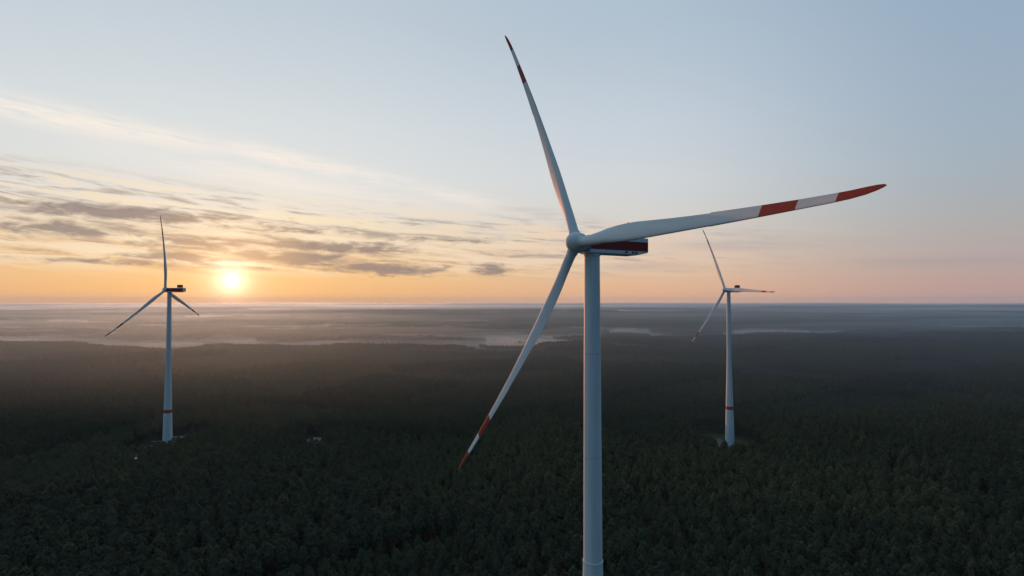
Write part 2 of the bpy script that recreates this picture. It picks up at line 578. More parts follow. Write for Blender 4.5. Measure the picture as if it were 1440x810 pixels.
def mat_ground():
    m_, g, out = material('ground_soil_and_fields')
    geo = g.n('ShaderNodeNewGeometry')
    pos = geo.outputs['Position']
    sep = g.n('ShaderNodeSeparateXYZ')
    g.put(sep.inputs[0], pos)
    x, y, z = sep.outputs
    floor_n = g.noise(pos, 0.08, 6, 0.6)
    floor_c = g.mix(g.rng(floor_n, 0.3, 0.7), (0.020, 0.021, 0.012, 1), (0.045, 0.042, 0.022, 1))
    grass = g.mix(g.rng(g.noise(pos, 0.035, 6, 0.65), 0.35, 0.65), (0.045, 0.072, 0.036, 1), (0.080, 0.100, 0.052, 1))
    at = g.n('ShaderNodeAttribute', attribute_name='open')
    c_near = g.mix(at.outputs['Fac'], floor_c, grass)
    # patchwork of fields further out
    vo = g.n('ShaderNodeTexVoronoi', feature='F1', distance='CHEBYCHEV')
    mp = g.n('ShaderNodeMapping')
    mp.inputs['Scale'].default_value = (1 / 520, 1 / 340, 0)
    mp.inputs['Rotation'].default_value = (0, 0, 0.4)
    g.put(mp.inputs[0], pos)
    g.put(vo.inputs['Vector'], mp.outputs[0])
    vo.inputs['Scale'].default_value = 1.0
    vo.inputs['Randomness'].default_value = 0.8
    s2 = g.n('ShaderNodeSeparateColor')
    g.put(s2.inputs[0], vo.outputs['Color'])
    fields = g.ramp(s2.outputs[0], [(0, (0.040, 0.060, 0.032, 1)), (0.3, (0.07, 0.070, 0.042, 1)), (0.55, (0.055, 0.078, 0.044, 1)), (0.8, (0.10, 0.088, 0.058, 1)), (1, (0.065, 0.058, 0.042, 1))])
    fields = g.mix(g.m('MULTIPLY', g.noise(pos, 0.006, 5), 0.6), fields, (0.06, 0.07, 0.04, 1))
    at2 = g.n('ShaderNodeAttribute', attribute_name='farland')
    c = g.mix(at2.outputs['Fac'], c_near, fields)
    principled(g, out, c, 0.95, 0.15)
    return m_


def mat_woods():
    m_, g, out = material('distant_canopy')
    geo = g.n('ShaderNodeNewGeometry')
    n = g.noise(geo.outputs['Position'], 0.09, 5, 0.7)
    n2 = g.noise(geo.outputs['Position'], 0.004, 4, 0.6)
    c = g.mix(g.rng(n, 0.3, 0.7), (0.020, 0.030, 0.022, 1), (0.062, 0.080, 0.048, 1))
    c = g.mix(g.m('MULTIPLY', g.rng(n2, 0.4, 0.65), 0.5), c, (0.055, 0.050, 0.026, 1))
    bp = g.n('ShaderNodeBump')
    bp.inputs['Strength'].default_value = 1.0
    bp.inputs['Distance'].default_value = 4.0
    g.put(bp.inputs['Height'], n)
    d = g.n('ShaderNodeBsdfDiffuse')
    g.put(d.inputs[0], c)
    g.put(d.inputs['Normal'], bp.outputs[0])
    g.put(out.inputs[0], d.outputs[0])
    return m_


def mat_water():
    m_, g, out = material('lake_water')
    geo = g.n('ShaderNodeNewGeometry')
    bp = g.n('ShaderNodeBump')
    bp.inputs['Strength'].default_value = 0.08
    g.put(bp.inputs['Height'], g.noise(geo.outputs['Position'], 0.05, 4))
    principled(g, out, (0.02, 0.03, 0.035, 1), 0.06, 0.5, 0.0, bp.outputs[0])
    return m_


def mat_volume(name, col, dens, aniso):
    m_, g, out = material(name)
    v = g.n('ShaderNodeVolumePrincipled')
    v.inputs['Color'].default_value = col
    v.inputs['Density'].default_value = dens
    v.inputs['Anisotropy'].default_value = aniso
    v.inputs['Density Attribute'].default_value = ''
    v.inputs['Temperature Attribute'].default_value = ''
    g.put(out.inputs['Volume'], v.outputs[0])
    return m_


# ------------------------------------------------------------------ ground sheet
def build_ground():
    rr = np.concatenate([[0.0, 60.0], np.geomspace(120, 20000, 290)])
    fine = np.linspace(-62, 62, 560)
    coarse = np.linspace(62, 298, 60)[1:]
    aa = np.radians(np.concatenate([fine, coarse]))
    A, RR = np.meshgrid(aa, rr)
    X = RR * np.sin(A)
    Y = RR * np.cos(A)
    Z = ground_h(X, Y)
    me = grid_mesh('ground', X, Y, Z, None, [mat_ground()])
    co = np.empty(len(me.vertices) * 3, dtype=np.float32)
    me.vertices.foreach_get('co', co)
    co = co.reshape(-1, 3).astype(float)
    op = np.maximum(meadow(co[:, 0], co[:, 1]) * 1.0, 0.35 * near_open(co[:, 0], co[:, 1])).astype(np.float32)
    d = co[:, 1] - edge_depth(co[:, 0] / np.maximum(co[:, 1], 1))
    fl = (sstep(d, -10, 60) * (co[:, 1] > 200)).astype(np.float32)
    for nm, v in (('open', op), ('farland', fl)):
        at = me.attributes.new(nm, 'FLOAT', 'POINT')
        at.data.foreach_set('value', v)
    tag(link('ground', me), kind='structure')


build_ground()


def build_lakes():
    wm = mat_water()
    for k, (lx, ly, hx, hy) in enumerate(LAKES):
        n = 72
        t = np.linspace(0, 2 * np.pi, n, endpoint=False)
        w = 0.72 + 0.5 * vnoise(np.cos(t) * 1.6 + 5 * k, np.sin(t) * 1.6 + 3, 55) + 0.15 * vnoise(np.cos(t) * 6, np.sin(t) * 6, 56)
        px = lx + hx * w * np.cos(t)
        py = ly + hy * w * np.sin(t)
        gz = ground_h(np.concatenate([px, lx + .5 * (px - lx)]), np.concatenate([py, ly + .5 * (py - ly)])).max() + 0.6
        bm = bmesh.new()
        vv = [bm.verts.new((a, b, gz)) for a, b in zip(px, py)]
        bm.faces.new(vv)
        me = bpy.data.meshes.new('lake')
        bm.to_mesh(me)
        bm.free()
        me.materials.append(wm)
        tag(link('lake', me), kind='structure')


build_lakes()


# ------------------------------------------------------------------ woods in the distance, as continuous canopies
def build_far_woods():
    rr = np.geomspace(1900, 19800, 560)
    aa = np.radians(np.linspace(-50, 50, 900))
    A, RR = np.meshgrid(aa, rr)
    X = RR * np.sin(A)
    Y = RR * np.cos(A)
    W = far_wood(X, Y)
    u = X / Y
    d = Y - edge_depth(u)
    W = np.where(d < 120, -1, W)
    W = np.where(Y < 2350, -1, W)
    hn = fbm(X / 240, Y / 240, 61, 3)
    rnd = rng.random(X.shape)
    Hc = (13 + 8 * hn + 5.0 * (rnd - 0.5)) * sstep(W, 0.0, 0.012)
    Z = ground_h(X, Y) + np.where(W > 0, Hc, -0.5)
    m4 = np.maximum(np.maximum(W[:-1, :-1], W[:-1, 1:]), np.maximum(W[1:, 1:], W[1:, :-1]))
    me = grid_mesh('distant_woods', X, Y, Z, m4 > 0, [mat_woods()], smooth=False)
    tag(link('distant_woods', me), 'dark blue-grey woods far off between misty fields', 'woods', kind='stuff')


build_far_woods()


# ------------------------------------------------------------------ pine trees
def crown_mesh(seed, slim=1.0, tufts=420):
    r_ = np.random.default_rng(seed)
    co, fs, nrm = [], [], []
    base = 9.6 + r_.random() * 1.5
    top = 18.4 + r_.random() * 1.0
    R0 = (2.2 + 0.35 * r_.random()) * slim
    lob = r_.random(6) * 6.28

    def prof(t, a):
        p = math.sin(min(1.0, t * 2.2 + 0.18) * math.pi / 2) * (1 - t ** 2.5) ** 0.66
        k = 1 + 0.20 * math.sin(3 * a + lob[0] + t * 7) + 0.14 * math.sin(5 * a + lob[1] - t * 11) + 0.15 * math.sin(t * 24 + lob[2])
        return max(0.10, p * k)
    for i in range(tufts):
        t = r_.random() ** 0.62
        a = r_.random() * 6.283
        rad = R0 * prof(t, a) * (0.45 + 0.6 * r_.random() ** 0.5)
        c = np.array([rad * math.cos(a), rad * math.sin(a), base + (top - base) * t + 0.25 * r_.standard_normal()])
        rn = np.array([math.cos(a) * (1.05 - 0.8 * t ** 2), math.sin(a) * (1.05 - 0.8 * t ** 2), 0.25 + 0.9 * t])
        rn /= np.linalg.norm(rn)
        out = rn + 0.45 * r_.standard_normal(3)
        out /= np.linalg.norm(out)
        s = (0.46 + 0.34 * r_.random()) * (1.15 - 0.45 * t)
        # a tuft: two leaf-sized faces lying across the outward direction like shingled sprays
        side = np.cross(out, r_.standard_normal(3))
        side /= np.linalg.norm(side)
        up = np.cross(side, out)
        for q in range(2):
            th = q * 1.57 + r_.random()
            sd = side * math.cos(th) + up * math.sin(th)
            ax = np.cross(out, sd)
            tip = out * (0.55 if q else 0.15) + ax * 0.75
            b = len(co)
            p = [c - ax * s * 0.7 - sd * s * 0.2, c + sd * s * 0.62 - ax * s * 0.1, c + tip * s, c - sd * s * 0.58 + ax * s * 0.1]
            n_ = np.cross(p[1] - p[0], p[3] - p[0])
            if np.dot(n_, rn) < 0:
                p = [p[0], p[3], p[2], p[1]]
            co += p
            fs.append((b, b + 1, b + 2, b + 3))
            n_ = rn * 0.8 + 0.35 * r_.standard_normal(3)
            nrm += [n_ / np.linalg.norm(n_)] * 4
    me = raw_mesh('crown', np.array(co), np.array(fs), [M_LEAF], smooth=True)
    me.normals_split_custom_set_from_vertices([tuple(v) for v in nrm])
    return me


def trunk_mesh(seed):
    r_ = random.Random(seed)
    bm = bmesh.new()
    rings = []
    for z, rad in ((-0.4, 0.24), (0.6, 0.19), (5, 0.155), (10, 0.12), (14.5, 0.075), (18.2, 0.02)):
        ox, oy = r_.uniform(-.08, .08), r_.uniform(-.08, .08)
        rings.append([bm.verts.new((ox + rad * math.cos(k * math.pi / 3), oy + rad * math.sin(k * math.pi / 3), z)) for k in range(6)])
    for a, b in zip(rings, rings[1:]):
        for k in range(6):
            bm.faces.new((a[k], a[(k + 1) % 6], b[(k + 1) % 6], b[k]))
    # limbs
    for k in range(9):
        z = r_.uniform(8.2, 16)
        a = r_.uniform(0, 6.28)
        L = r_.uniform(1.0, 2.0) * (1.15 - (z - 8) / 14)
        p0 = Vector((0, 0, z))
        p1 = Vector((L * math.cos(a), L * math.sin(a), z + L * 0.35))
        s = Vector((-math.sin(a), math.cos(a), 0)) * 0.045
        upv = Vector((0, 0, 0.045))
        v = [bm.verts.new(p) for p in (p0 + s, p0 - s, p0 + upv * 1.6, p1)]
        for f in ((0, 1, 3), (1, 2, 3), (2, 0, 3)):
            bm.faces.new([v[i] for i in f])
    me = bpy.data.meshes.new('trunk')
    bm.to_mesh(me)
    bm.free()
    me.materials.append(M_BARK)
    return me


NV = 6
CROWNS = [crown_mesh(100 + i, slim=(1.0, 0.85, 1.12, 0.95, 1.05, 0.78)[i]) for i in range(NV)]
TRUNKS = [trunk_mesh(200 + i) for i in range(NV)]


def scatter():
    P = []
    # jittered grid, coarser with distance, in strips of depth
    for y0, y1, sp in ((150, 620, 4.35), (620, 1000, 4.6), (1000, 1500, 5.2), (1500, 2450, 6.4)):
        xs = np.arange(-1.03 * y1 - 25, 1.03 * y1 + 25, sp)
        ys = np.arange(y0, y1, sp * 0.9)
        X, Y = np.meshgrid(xs, ys)
        X = X + (rng.random(X.shape) - 0.5) * sp * 0.95
        Y = Y + (rng.random(X.shape) - 0.5) * sp * 0.95
        X = X.ravel()
        Y = Y.ravel()
        k = np.abs(X) < 1.0 * Y + 22
        P.append(np.stack([X[k], Y[k]], -1))
    P = np.concatenate(P)
    x, y = P[:, 0], P[:, 1]
    d = y - edge_depth(x / y)
    wob = 55 * (fbm(x / 120, y / 120, 71, 3) - 0.5)
    near = (d < wob)
    far = (far_wood(x, y) > 0) & (d > 120)
    keep = (near & ~near_open(x, y)) | far
    x, y = x[keep], y[keep]
    # forestry stands: each with its own height and mix
    SX = rng.uniform(-2600, 2600, 420)
    SY = rng.uniform(100, 2600, 420)
    SH = np.where(rng.random(420) < 0.08, rng.uniform(0.38, 0.55, 420), rng.uniform(0.72, 1.15, 420))
    ST = rng.random(420)
    SD = rng.random(420)
    # keep the stands round the clearings at full height
    for i in range(420):
        if math.hypot(SX[i] + 291, SY[i] - 478) < 130 or math.hypot(SX[i] - 189, SY[i] - 478) < 130:
            SH[i] = 0.86
    wx = x + 30 * (fbm(x / 60, y / 60, 81, 2) - 0.5)
    wy = y + 30 * (fbm(x / 60, y / 60, 82, 2) - 0.5)
    stand = np.empty(len(x), dtype=int)
    for s in range(0, len(x), 20000):
        e = slice(s, s + 20000)
        stand[e] = np.argmin((wx[e, None] - SX) ** 2 + (wy[e, None] - SY) ** 2, axis=1)
    keep = rng.random(len(x)) > 0.05 + 0.12 * SD[stand]
    x, y, stand = x[keep], y[keep], stand[keep]
    n = len(x)
    hs = SH[stand] * (0.80 + 0.32 * rng.random(n))
    runt = rng.random(n) < 0.07
    hs = np.where(runt, hs * 0.72, hs)
    ws = hs * (0.9 + 0.3 * rng.random(n)) * np.where(y > 1000, 1.2, 1.0)
    tint = np.clip(0.75 * ST[stand] + 0.25 * rng.random(n) + 0.25 * (fbm(x / 200, y / 200, 91, 3) - 0.5), 0, 1)
    rot = rng.random(n) * 6.283
    var = rng.integers(0, NV, n)
    z = ground_h(x, y)
    return x, y, z, hs, ws, tint, rot, var


TX, TY, TZ, TH, TW, TT, TR, TV = scatter()
# trees inside the frame, nearest first
pt = math.atan(17.5 / F)
zz = TZ + 17.5 * TH - CAM_Z
dep = TY * math.cos(pt) + zz * math.sin(pt)
py_ = 405 - F * (-TY * math.sin(pt) + zz * math.cos(pt)) / dep
px_ = 720 + F * TX / dep
inframe = (px_ > 4) & (px_ < 1436) & (py_ < 806)
dist = np.where(inframe, np.sqrt(TX ** 2 + TY ** 2 + zz ** 2), 1e9)
NEAR = np.argsort(dist)[:300]
is_near = np.zeros(len(TX), dtype=bool)
is_near[NEAR] = True

LABEL_TREE = 'dark green pine among the nearest trees along the lower edge of the forest'
for i in NEAR:
    t = bpy.data.objects.new('pine_tree', None)
    COL.objects.link(t)
    t.location = (TX[i], TY[i], TZ[i])
    t.rotation_euler = (0, 0, TR[i])
    t.scale = (TW[i], TW[i], TH[i])
    tag(t, LABEL_TREE, 'tree', 'pines nearest to the camera')
    for nm, me in (('crown', CROWNS[TV[i]]), ('trunk', TRUNKS[TV[i]])):
        c = link(nm, me, t)
        c['tint'] = float(TT[i])

# sources for the instanced forest: one crown and one trunk object of each shape among the trees above
SRC = {}
for o in COL.objects:
    if o.parent and o.name.startswith(('crown', 'trunk')):
        for v in range(NV):
            if o.data == CROWNS[v]:
                SRC.setdefault(('c', v), o)
            if o.data == TRUNKS[v]:
                SRC.setdefault(('t', v), o)


def build_forest():
    k = ~is_near
    co = np.stack([TX[k], TY[k], TZ[k]], -1).astype(np.float32)
    me = bpy.data.meshes.new('pine_forest')
    me.vertices.add(len(co))
    me.vertices.foreach_set('co', co.ravel())
    for nm, v in (('rotz', TR[k]), ('tint', TT[k]), ('hs', TH[k]), ('ws', TW[k])):
        a = me.attributes.new(nm, 'FLOAT', 'POINT')
        a.data.foreach_set('value', v.astype(np.float32))
    a = me.attributes.new('variant', 'INT', 'POINT')
    a.data.foreach_set('value', TV[k].astype(np.int32))
    ob = link('pine_forest', me)
    tag(ob, 'dense dark pine forest reaching from the front to the misty valley', 'forest', kind='stuff')
    ng = bpy.data.node_groups.new('forest', 'GeometryNodeTree')
    ng.interface.new_socket('Geometry', in_out='INPUT', socket_type='NodeSocketGeometry')
    ng.interface.new_socket('Geometry', in_out='OUTPUT', socket_type='NodeSocketGeometry')
    N = ng.nodes
    L = ng.links
    gi = N.new('NodeGroupInput')
    go = N.new('NodeGroupOutput')

    def attr(name, typ='FLOAT'):
        a_ = N.new('GeometryNodeInputNamedAttribute')
        a_.data_type = typ
        a_.inputs['Name'].default_value = name
        return a_.outputs[0]
    rot = N.new('ShaderNodeCombineXYZ')
    L.new(attr('rotz'), rot.inputs[2])
    scl = N.new('ShaderNodeCombineXYZ')
    w_ = attr('ws')
    L.new(w_, scl.inputs[0])
    L.new(w_, scl.inputs[1])
    L.new(attr('hs'), scl.inputs[2])
    va = attr('variant', 'INT')
    join = N.new('GeometryNodeJoinGeometry')
    for v in range(NV):
        jj = N.new('GeometryNodeJoinGeometry')
        for key in ('c', 't'):
            oi = N.new('GeometryNodeObjectInfo')
            oi.transform_space = 'ORIGINAL'
            oi.inputs['Object'].default_value = SRC[(key, v)]
            L.new(oi.outputs['Geometry'], jj.inputs[0])
        cmp_ = N.new('FunctionNodeCompare')
        cmp_.data_type = 'INT'
        cmp_.operation = 'EQUAL'
        L.new(va, cmp_.inputs[2])
        cmp_.inputs[3].default_value = v
        ip = N.new('GeometryNodeInstanceOnPoints')
        L.new(gi.outputs[0], ip.inputs['Points'])
        L.new(cmp_.outputs[0], ip.inputs['Selection'])
        L.new(jj.outputs[0], ip.inputs['Instance'])
        L.new(rot.outputs[0], ip.inputs['Rotation'])
        L.new(scl.outputs[0], ip.inputs['Scale'])
        L.new(ip.outputs[0], join.inputs[0])
    L.new(join.outputs[0], go.inputs[0])
    md = ob.modifiers.new('forest', 'NODES')
    md.node_group = ng
    print('forest trees', len(co))


build_forest()


# ------------------------------------------------------------------ wind turbines
def bm_obj(name, bm, mats, parent, smooth=None):
    bmesh.ops.recalc_face_normals(bm, faces=bm.faces)
    me = bpy.data.meshes.new(name)
    bm.to_mesh(me)
    bm.free()
    for m_ in mats:
        me.materials.append(m_)
    if smooth is not None:
        for p in me.polygons:
            p.use_smooth = True
        me.set_sharp_from_angle(angle=R(smooth))
    return link(name, me, parent)


def lathe(bm, prof, n=48, axis='Z', mat=0, close=True):
    rings = []
    for h, rad in prof:
        ring = []
        for k in range(n):
            a = 2 * math.pi * k / n
            if axis == 'Z':
                p = (rad * math.cos(a), rad * math.sin(a), h)
            else:
                p = (h, rad * math.cos(a), rad * math.sin(a))
            ring.append(bm.verts.new(p))
        rings.append(ring)
    for a, b in zip(rings, rings[1:]):
        for k in range(n):
            f = bm.faces.new((a[k], a[(k + 1) % n], b[(k + 1) % n], b[k]))
            f.material_index = mat
    if close:
        for ring in (rings[0], rings[-1]):
            f = bm.faces.new(ring)
            f.material_index = mat
    return rings


def box(bm, x0, x1, y0, y1, z0, z1, mat=0, bevel=0.0):
    v = [bm.verts.new(p) for p in ((x0, y0, z0), (x1, y0, z0), (x1, y1, z0), (x0, y1, z0), (x0, y0, z1), (x1, y0, z1), (x1, y1, z1), (x0, y1, z1))]
    fs = []
    for f in ((0, 3, 2, 1), (4, 5, 6, 7), (0, 1, 5, 4), (1, 2, 6, 5), (2, 3, 7, 6), (3, 0, 4, 7)):
        ff = bm.faces.new([v[i] for i in f])
        ff.material_index = mat
        fs.append(ff)
    if bevel:
        es = list({e for f in fs for e in f.edges})
        bmesh.ops.bevel(bm, geom=es, offset=bevel, segments=2, affect='EDGES', profile=0.5)


BLADE_R = 63.0
# radius, chord, thickness ratio, twist (deg)
SECT = [(0.9, 2.05, 1.0, 12), (2.2, 2.05, 1.0, 12), (4.0, 2.10, 0.93, 12), (7.0, 2.45, 0.70, 11.5), (10.0, 2.85, 0.52, 10.5), (13.0, 3.15, 0.42, 9), (16.0, 3.28, 0.36, 7.6),
        (19.0, 3.22, 0.32, 6.4), (23.0, 2.90, 0.28, 5.0), (28.0, 2.50, 0.25, 3.6), (33.0, 2.16, 0.23, 2.4), (36.9, 1.93, 0.22, 1.7), (37.1, 2.08, 0.20, 1.7), (42.0, 1.78, 0.19, 0.9),
        (47.0, 1.50, 0.18, 0.3), (52.0, 1.24, 0.18, -0.2), (56.5, 1.06, 0.17, -0.5), (59.0, 0.95, 0.17, -0.6), (60.8, 0.82, 0.17, -0.6), (62.0, 0.60, 0.16, -0.6), (62.7, 0.36, 0.16, -0.6), (63.0, 0.10, 0.16, -0.6)]


def blade_mesh():
    bm = bmesh.new()
    n = 28
    rings = []
    for r_, c, t, tw in SECT:
        circ = sstep(np.array([t]), 0.45, 0.98)[0]
        ring = []
        pb = 4.5 * (r_ / BLADE_R) ** 2.2
        # leading edge stays straight: sweep the tip's leading edge back a little
        swp = 0.45 * max(0.0, (r_ - 57.0) / 6.0) ** 2.4
        b = R(tw * 0.5 - 1.0)
        for k in range(n):
            th = 2 * math.pi * k / n
            # airfoil: s in 0..1 from leading edge to trailing edge
            s = 0.5 * (1 + math.cos(th))
            yt = 5 * t * c * (0.2969 * math.sqrt(s) - 0.1260 * s - 0.3516 * s * s + 0.2843 * s ** 3 - 0.1030 * s ** 4)
            sg = 1 if th <= math.pi else -1
            ax = (s - 0.30) * c
            ay = sg * yt * (1.15 if sg < 0 else 0.85) + 0.02 * c * math.sin(math.pi * s) * -1
            cx_ = 0.5 * c * math.cos(th)
            cyy = 0.5 * c * t * math.sin(th)
            X = ax * (1 - circ) + cx_ * circ + swp
            Y = ay * (1 - circ) + cyy * circ
            # twist: the leading edge (-X) turns towards the wind (+Y)
            X2 = X * math.cos(b) + Y * math.sin(b)
            Y2 = -X * math.sin(b) + Y * math.cos(b)
            ring.append(bm.verts.new((X2, Y2 + pb, r_)))
        rings.append(ring)
    for a, b in zip(rings, rings[1:]):
        for k in range(n):
            bm.faces.new((a[k], a[(k + 1) % n], b[(k + 1) % n], b[k]))
    bm.faces.new(rings[0])
    bm.faces.new(rings[-1])
    bmesh.ops.recalc_face_normals(bm, faces=bm.faces)
    me = bpy.data.meshes.new('blade')
    bm.to_mesh(me)
    bm.free()
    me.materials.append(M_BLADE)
    for p in me.polygons:
        p.use_smooth = True
    me.set_sharp_from_angle(angle=R(60))
    return me


BLADE_ME = blade_mesh()
OVER = 3.8                     # rotor centre ahead of the tower's axis
TILT = R(6.18)
CONE = R(1.9)


def turbine(hub, yaw_deg, phi_deg, label, stripe=(0.86, 2.86), cat='wind turbine'):
    hub = Vector(hub)
    yaw = R(yaw_deg)
    root = bpy.data.objects.new('wind_turbine', None)
    COL.objects.link(root)
    base = Vector((hub.x + OVER * math.cos(yaw), hub.y + OVER * math.sin(yaw), 0.0))
    root.location = base
    root.rotation_euler = (0, 0, yaw)
    tag(root, label, cat, 'wind turbines above the forest')
    H = hub.z                                   # hub height above the base
    # tower: conical concrete below, steel tube above
    bm = bmesh.new()
    top = H - 2.35
    prof = [(-1.5, 3.95), (5, 3.80), (20, 3.40), (32, 3.10), (45, 2.76), (58, 2.40), (68, 2.12), (73, 1.99), (73.01, 1.93), (90, 1.86), (110, 1.75), (125, 1.66), (top, 1.60)]
    lathe(bm, prof, 64)
    tower = bm_obj('tower', bm, [M_TOWER], root, 40)
    bm = bmesh.new()
    lathe(bm, [(72.75, 2.0), (72.75, 2.07), (73.05, 2.07), (73.05, 1.95)], 64)
    bm_obj('flange', bm, [M_WHITE], tower, 40)
    bm = bmesh.new()
    lathe(bm, [(top - 0.30, 1.64), (top - 0.28, 1.74), (top + 0.10, 1.74), (top + 0.12, 1.66)], 48)
    bm_obj('yaw_ring', bm, [M_WHITE], tower, 40)
    # nacelle: along +X behind the rotor, z relative to the hub
    x0, x1 = -OVER + 2.15, -OVER + 17.3
    zb, zt = H - 2.2, H + 1.55
    s0, s1 = zb + stripe[0], zb + stripe[1]               # red stripe
    hw = 1.9
    bm = bmesh.new()
    xs = [x0, x1 - 3.0, x1]
    lv = []
    for x in xs:
        zl = zb if x < x1 - 0.1 else zb + 0.62
        row = []
        for yy, z in ((-hw + .25, zl), (-hw, zl + .18), (-hw, s0), (-hw, s1), (-hw, zt - .15), (-hw + .15, zt), (hw - .15, zt), (hw, zt - .15), (hw, s1), (hw, s0), (hw, zl + .18), (hw - .25, zl)):
            row.append(bm.verts.new((x, yy, z)))
        lv.append(row)
    nrow = len(lv[0])
    for a, b in zip(lv, lv[1:]):
        for k in range(nrow):
            f = bm.faces.new((a[k], a[(k + 1) % nrow], b[(k + 1) % nrow], b[k]))
            f.material_index = 1 if k in (2, 8) else 0
    bm.faces.new(lv[0])
    bm.faces.new(lv[-1])
    nac = bm_obj('nacelle', bm, [M_WHITE, M_RED], root, 20)
    # vents low on both sides
    for sd in (-1, 1):
        for sx in (11.3, 13.1, 14.0):
            bm = bmesh.new()
            xa = -OVER + sx
            ya, yb = sorted((sd * (hw - 0.05), sd * (hw + 0.03)))
            box(bm, xa - 0.33, xa + 0.33, ya, yb, zb + 0.34, zb + 0.72)
            bm_obj('vent', bm, [M_DARK], nac)
    # cooler on the roof near the rear
    ca, cb = -OVER + 11.9, -OVER + 14.7
    bm = bmesh.new()
    z0 = zt + 0.25
    z1 = zt + 2.55
    for ya, yb, za, zc in ((-hw + .1, hw - .1, z1 - .28, z1), (-hw + .1, hw - .1, z0, z0 + .25)):
        box(bm, ca, cb, ya, yb, za, zc, 0, 0.03)
    for ya, yb in ((-hw + .1, -hw + .3), (-.1, .1), (hw - .3, hw - .1)):
        box(bm, ca, ca + .3, ya, yb, z0 + .26, z1 - .29, 0)
        box(bm, cb - .3, cb, ya, yb, z0 + .26, z1 - .29, 0)
    for xx in (ca + .2, cb - .5):
        for yy in (-hw + .5, hw - .8):
            box(bm, xx, xx + .3, yy, yy + .3, zt - .1, z0 - .005, 0)
    cool = bm_obj('cooler', bm, [M_RED], nac)
    bm = bmesh.new()
    box(bm, ca + .34, cb - .34, -hw + .34, hw - .34, z0 + .27, z1 - .30)
    bm_obj('radiator', bm, [M_RADI], cool)
    for xx, yy, hh in ((ca + .5, -1.3, 0.75), (cb - .9, 0.9, 0.6)):
        bm = bmesh.new()
        box(bm, xx - .04, xx + .04, yy - .04, yy + .04, z1 - .02, z1 + hh)
        box(bm, xx - .25, xx + .25, yy - .03, yy + .03, z1 + hh * .7, z1 + hh * .7 + .07)
        bm_obj('wind_sensor_mast', bm, [M_STEEL], cool)
    bm = bmesh.new()
    lathe(bm, [(zt - .02, .16), (zt + .35, .16), (zt + .5, .1), (zt + .55, .02)], 12)
    bea = bm_obj('beacon', bm, [M_STEEL], nac, 40)
    bea.location = (-OVER + 16.6, -1.2, 0)
    # hub, on a frame tilted with the rotor axis
    hub_l = Vector((-OVER, 0, H))
    a = Vector((-math.cos(TILT), 0, math.sin(TILT)))
    h = Vector((0, 1, 0))
    u = h.cross(a)
    bm = bmesh.new()
    prof = [(-2.35, 1.45), (-1.9, 1.62), (-1.1, 2.02), (-0.2, 2.14), (0.6, 2.08), (1.2, 1.86), (1.75, 1.45), (2.15, 0.95), (2.4, 0.4), (2.45, 0.05)]
    lathe(bm, prof, 48, axis='X')
    hb = bm_obj('hub', bm, [M_WHITE], root, 50)
    Mh = Matrix((a, h, u)).transposed().to_4x4()          # local x = wind direction
    Mh.translation = hub_l
    hb.matrix_local = Mh
    # blade root collars on the hub
    for k in range(3):
        t = R(phi_deg + 120 * k)
        d = u * math.cos(t) - h * math.sin(t)
        te = u * math.sin(t) + h * math.cos(t)            # trailing edge side
        d2 = d * math.cos(CONE) + a * math.sin(CONE)
        a2 = a * math.cos(CONE) - d * math.sin(CONE)
        mb = Matrix((te, a2, d2)).transposed().to_4x4()
        mb.translation = hub_l
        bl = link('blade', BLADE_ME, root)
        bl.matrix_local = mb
        bm = bmesh.new()
        lathe(bm, [(1.55, 1.12), (1.58, 1.17), (2.42, 1.15), (2.45, 1.05)], 40)
        cl = bm_obj('root_collar', bm, [M_WHITE], bl, 40)
    return root


turbine((13.17, 113.39, CAM_Z + 11.79), 28.25, -28.56, 'large white wind turbine towering in front with one red-banded blade reaching far to the right')
turbine((-294.9, 474.8, CAM_Z + 9.1), -5.6, 7.1, 'smaller wind turbine beside the rising sun, its nacelle dark against the orange sky', (0.75, 3.45))
turbine((186.16, 487.84, CAM_Z + 9.3), 19.97, -26.5, 'smaller wind turbine below the long blade, away from the sun')


# ------------------------------------------------------------------ gravel pads, tracks
def pad(name, pts, z, m_):
    bm = bmesh.new()
    f = bm.faces.new([bm.verts.new((x, y, z)) for x, y in pts])
    bmesh.ops.triangulate(bm, faces=[f])
    ob = bm_obj(name, bm, [m_], None)
    tag(ob, kind='structure')


def ragged(cx, cy_, hx, hy, seed, n=40):
    t = np.linspace(0, 2 * np.pi, n, endpoint=False)
    w = 0.85 + 0.3 * vnoise(np.cos(t) * 2 + seed, np.sin(t) * 2, 9)
    sq = 1 / np.maximum(np.abs(np.cos(t)), np.abs(np.sin(t))) ** 0.6
    return list(zip(cx + hx * w * sq * np.cos(t), cy_ + hy * w * sq * np.sin(t)))


pad('gravel_pad', ragged(-291, 490, 24, 34, 3), 0.06, M_SAND)
pad('gravel_pad', ragged(176, 494, 16, 22, 8), 0.06, M_SAND)
pad('gravel_road', [(-318, 517), (-268, 517), (-268, 521), (-318, 521)], 0.10, M_GRAVEL)
pad('gravel_road', [(-322, 500), (-300, 500.5), (-300, 504), (-322, 503)], 0.10, M_GRAVEL)
pad('gravel_patch', ragged(-178, 506, 6, 11, 15), 0.06, M_GRAVEL)


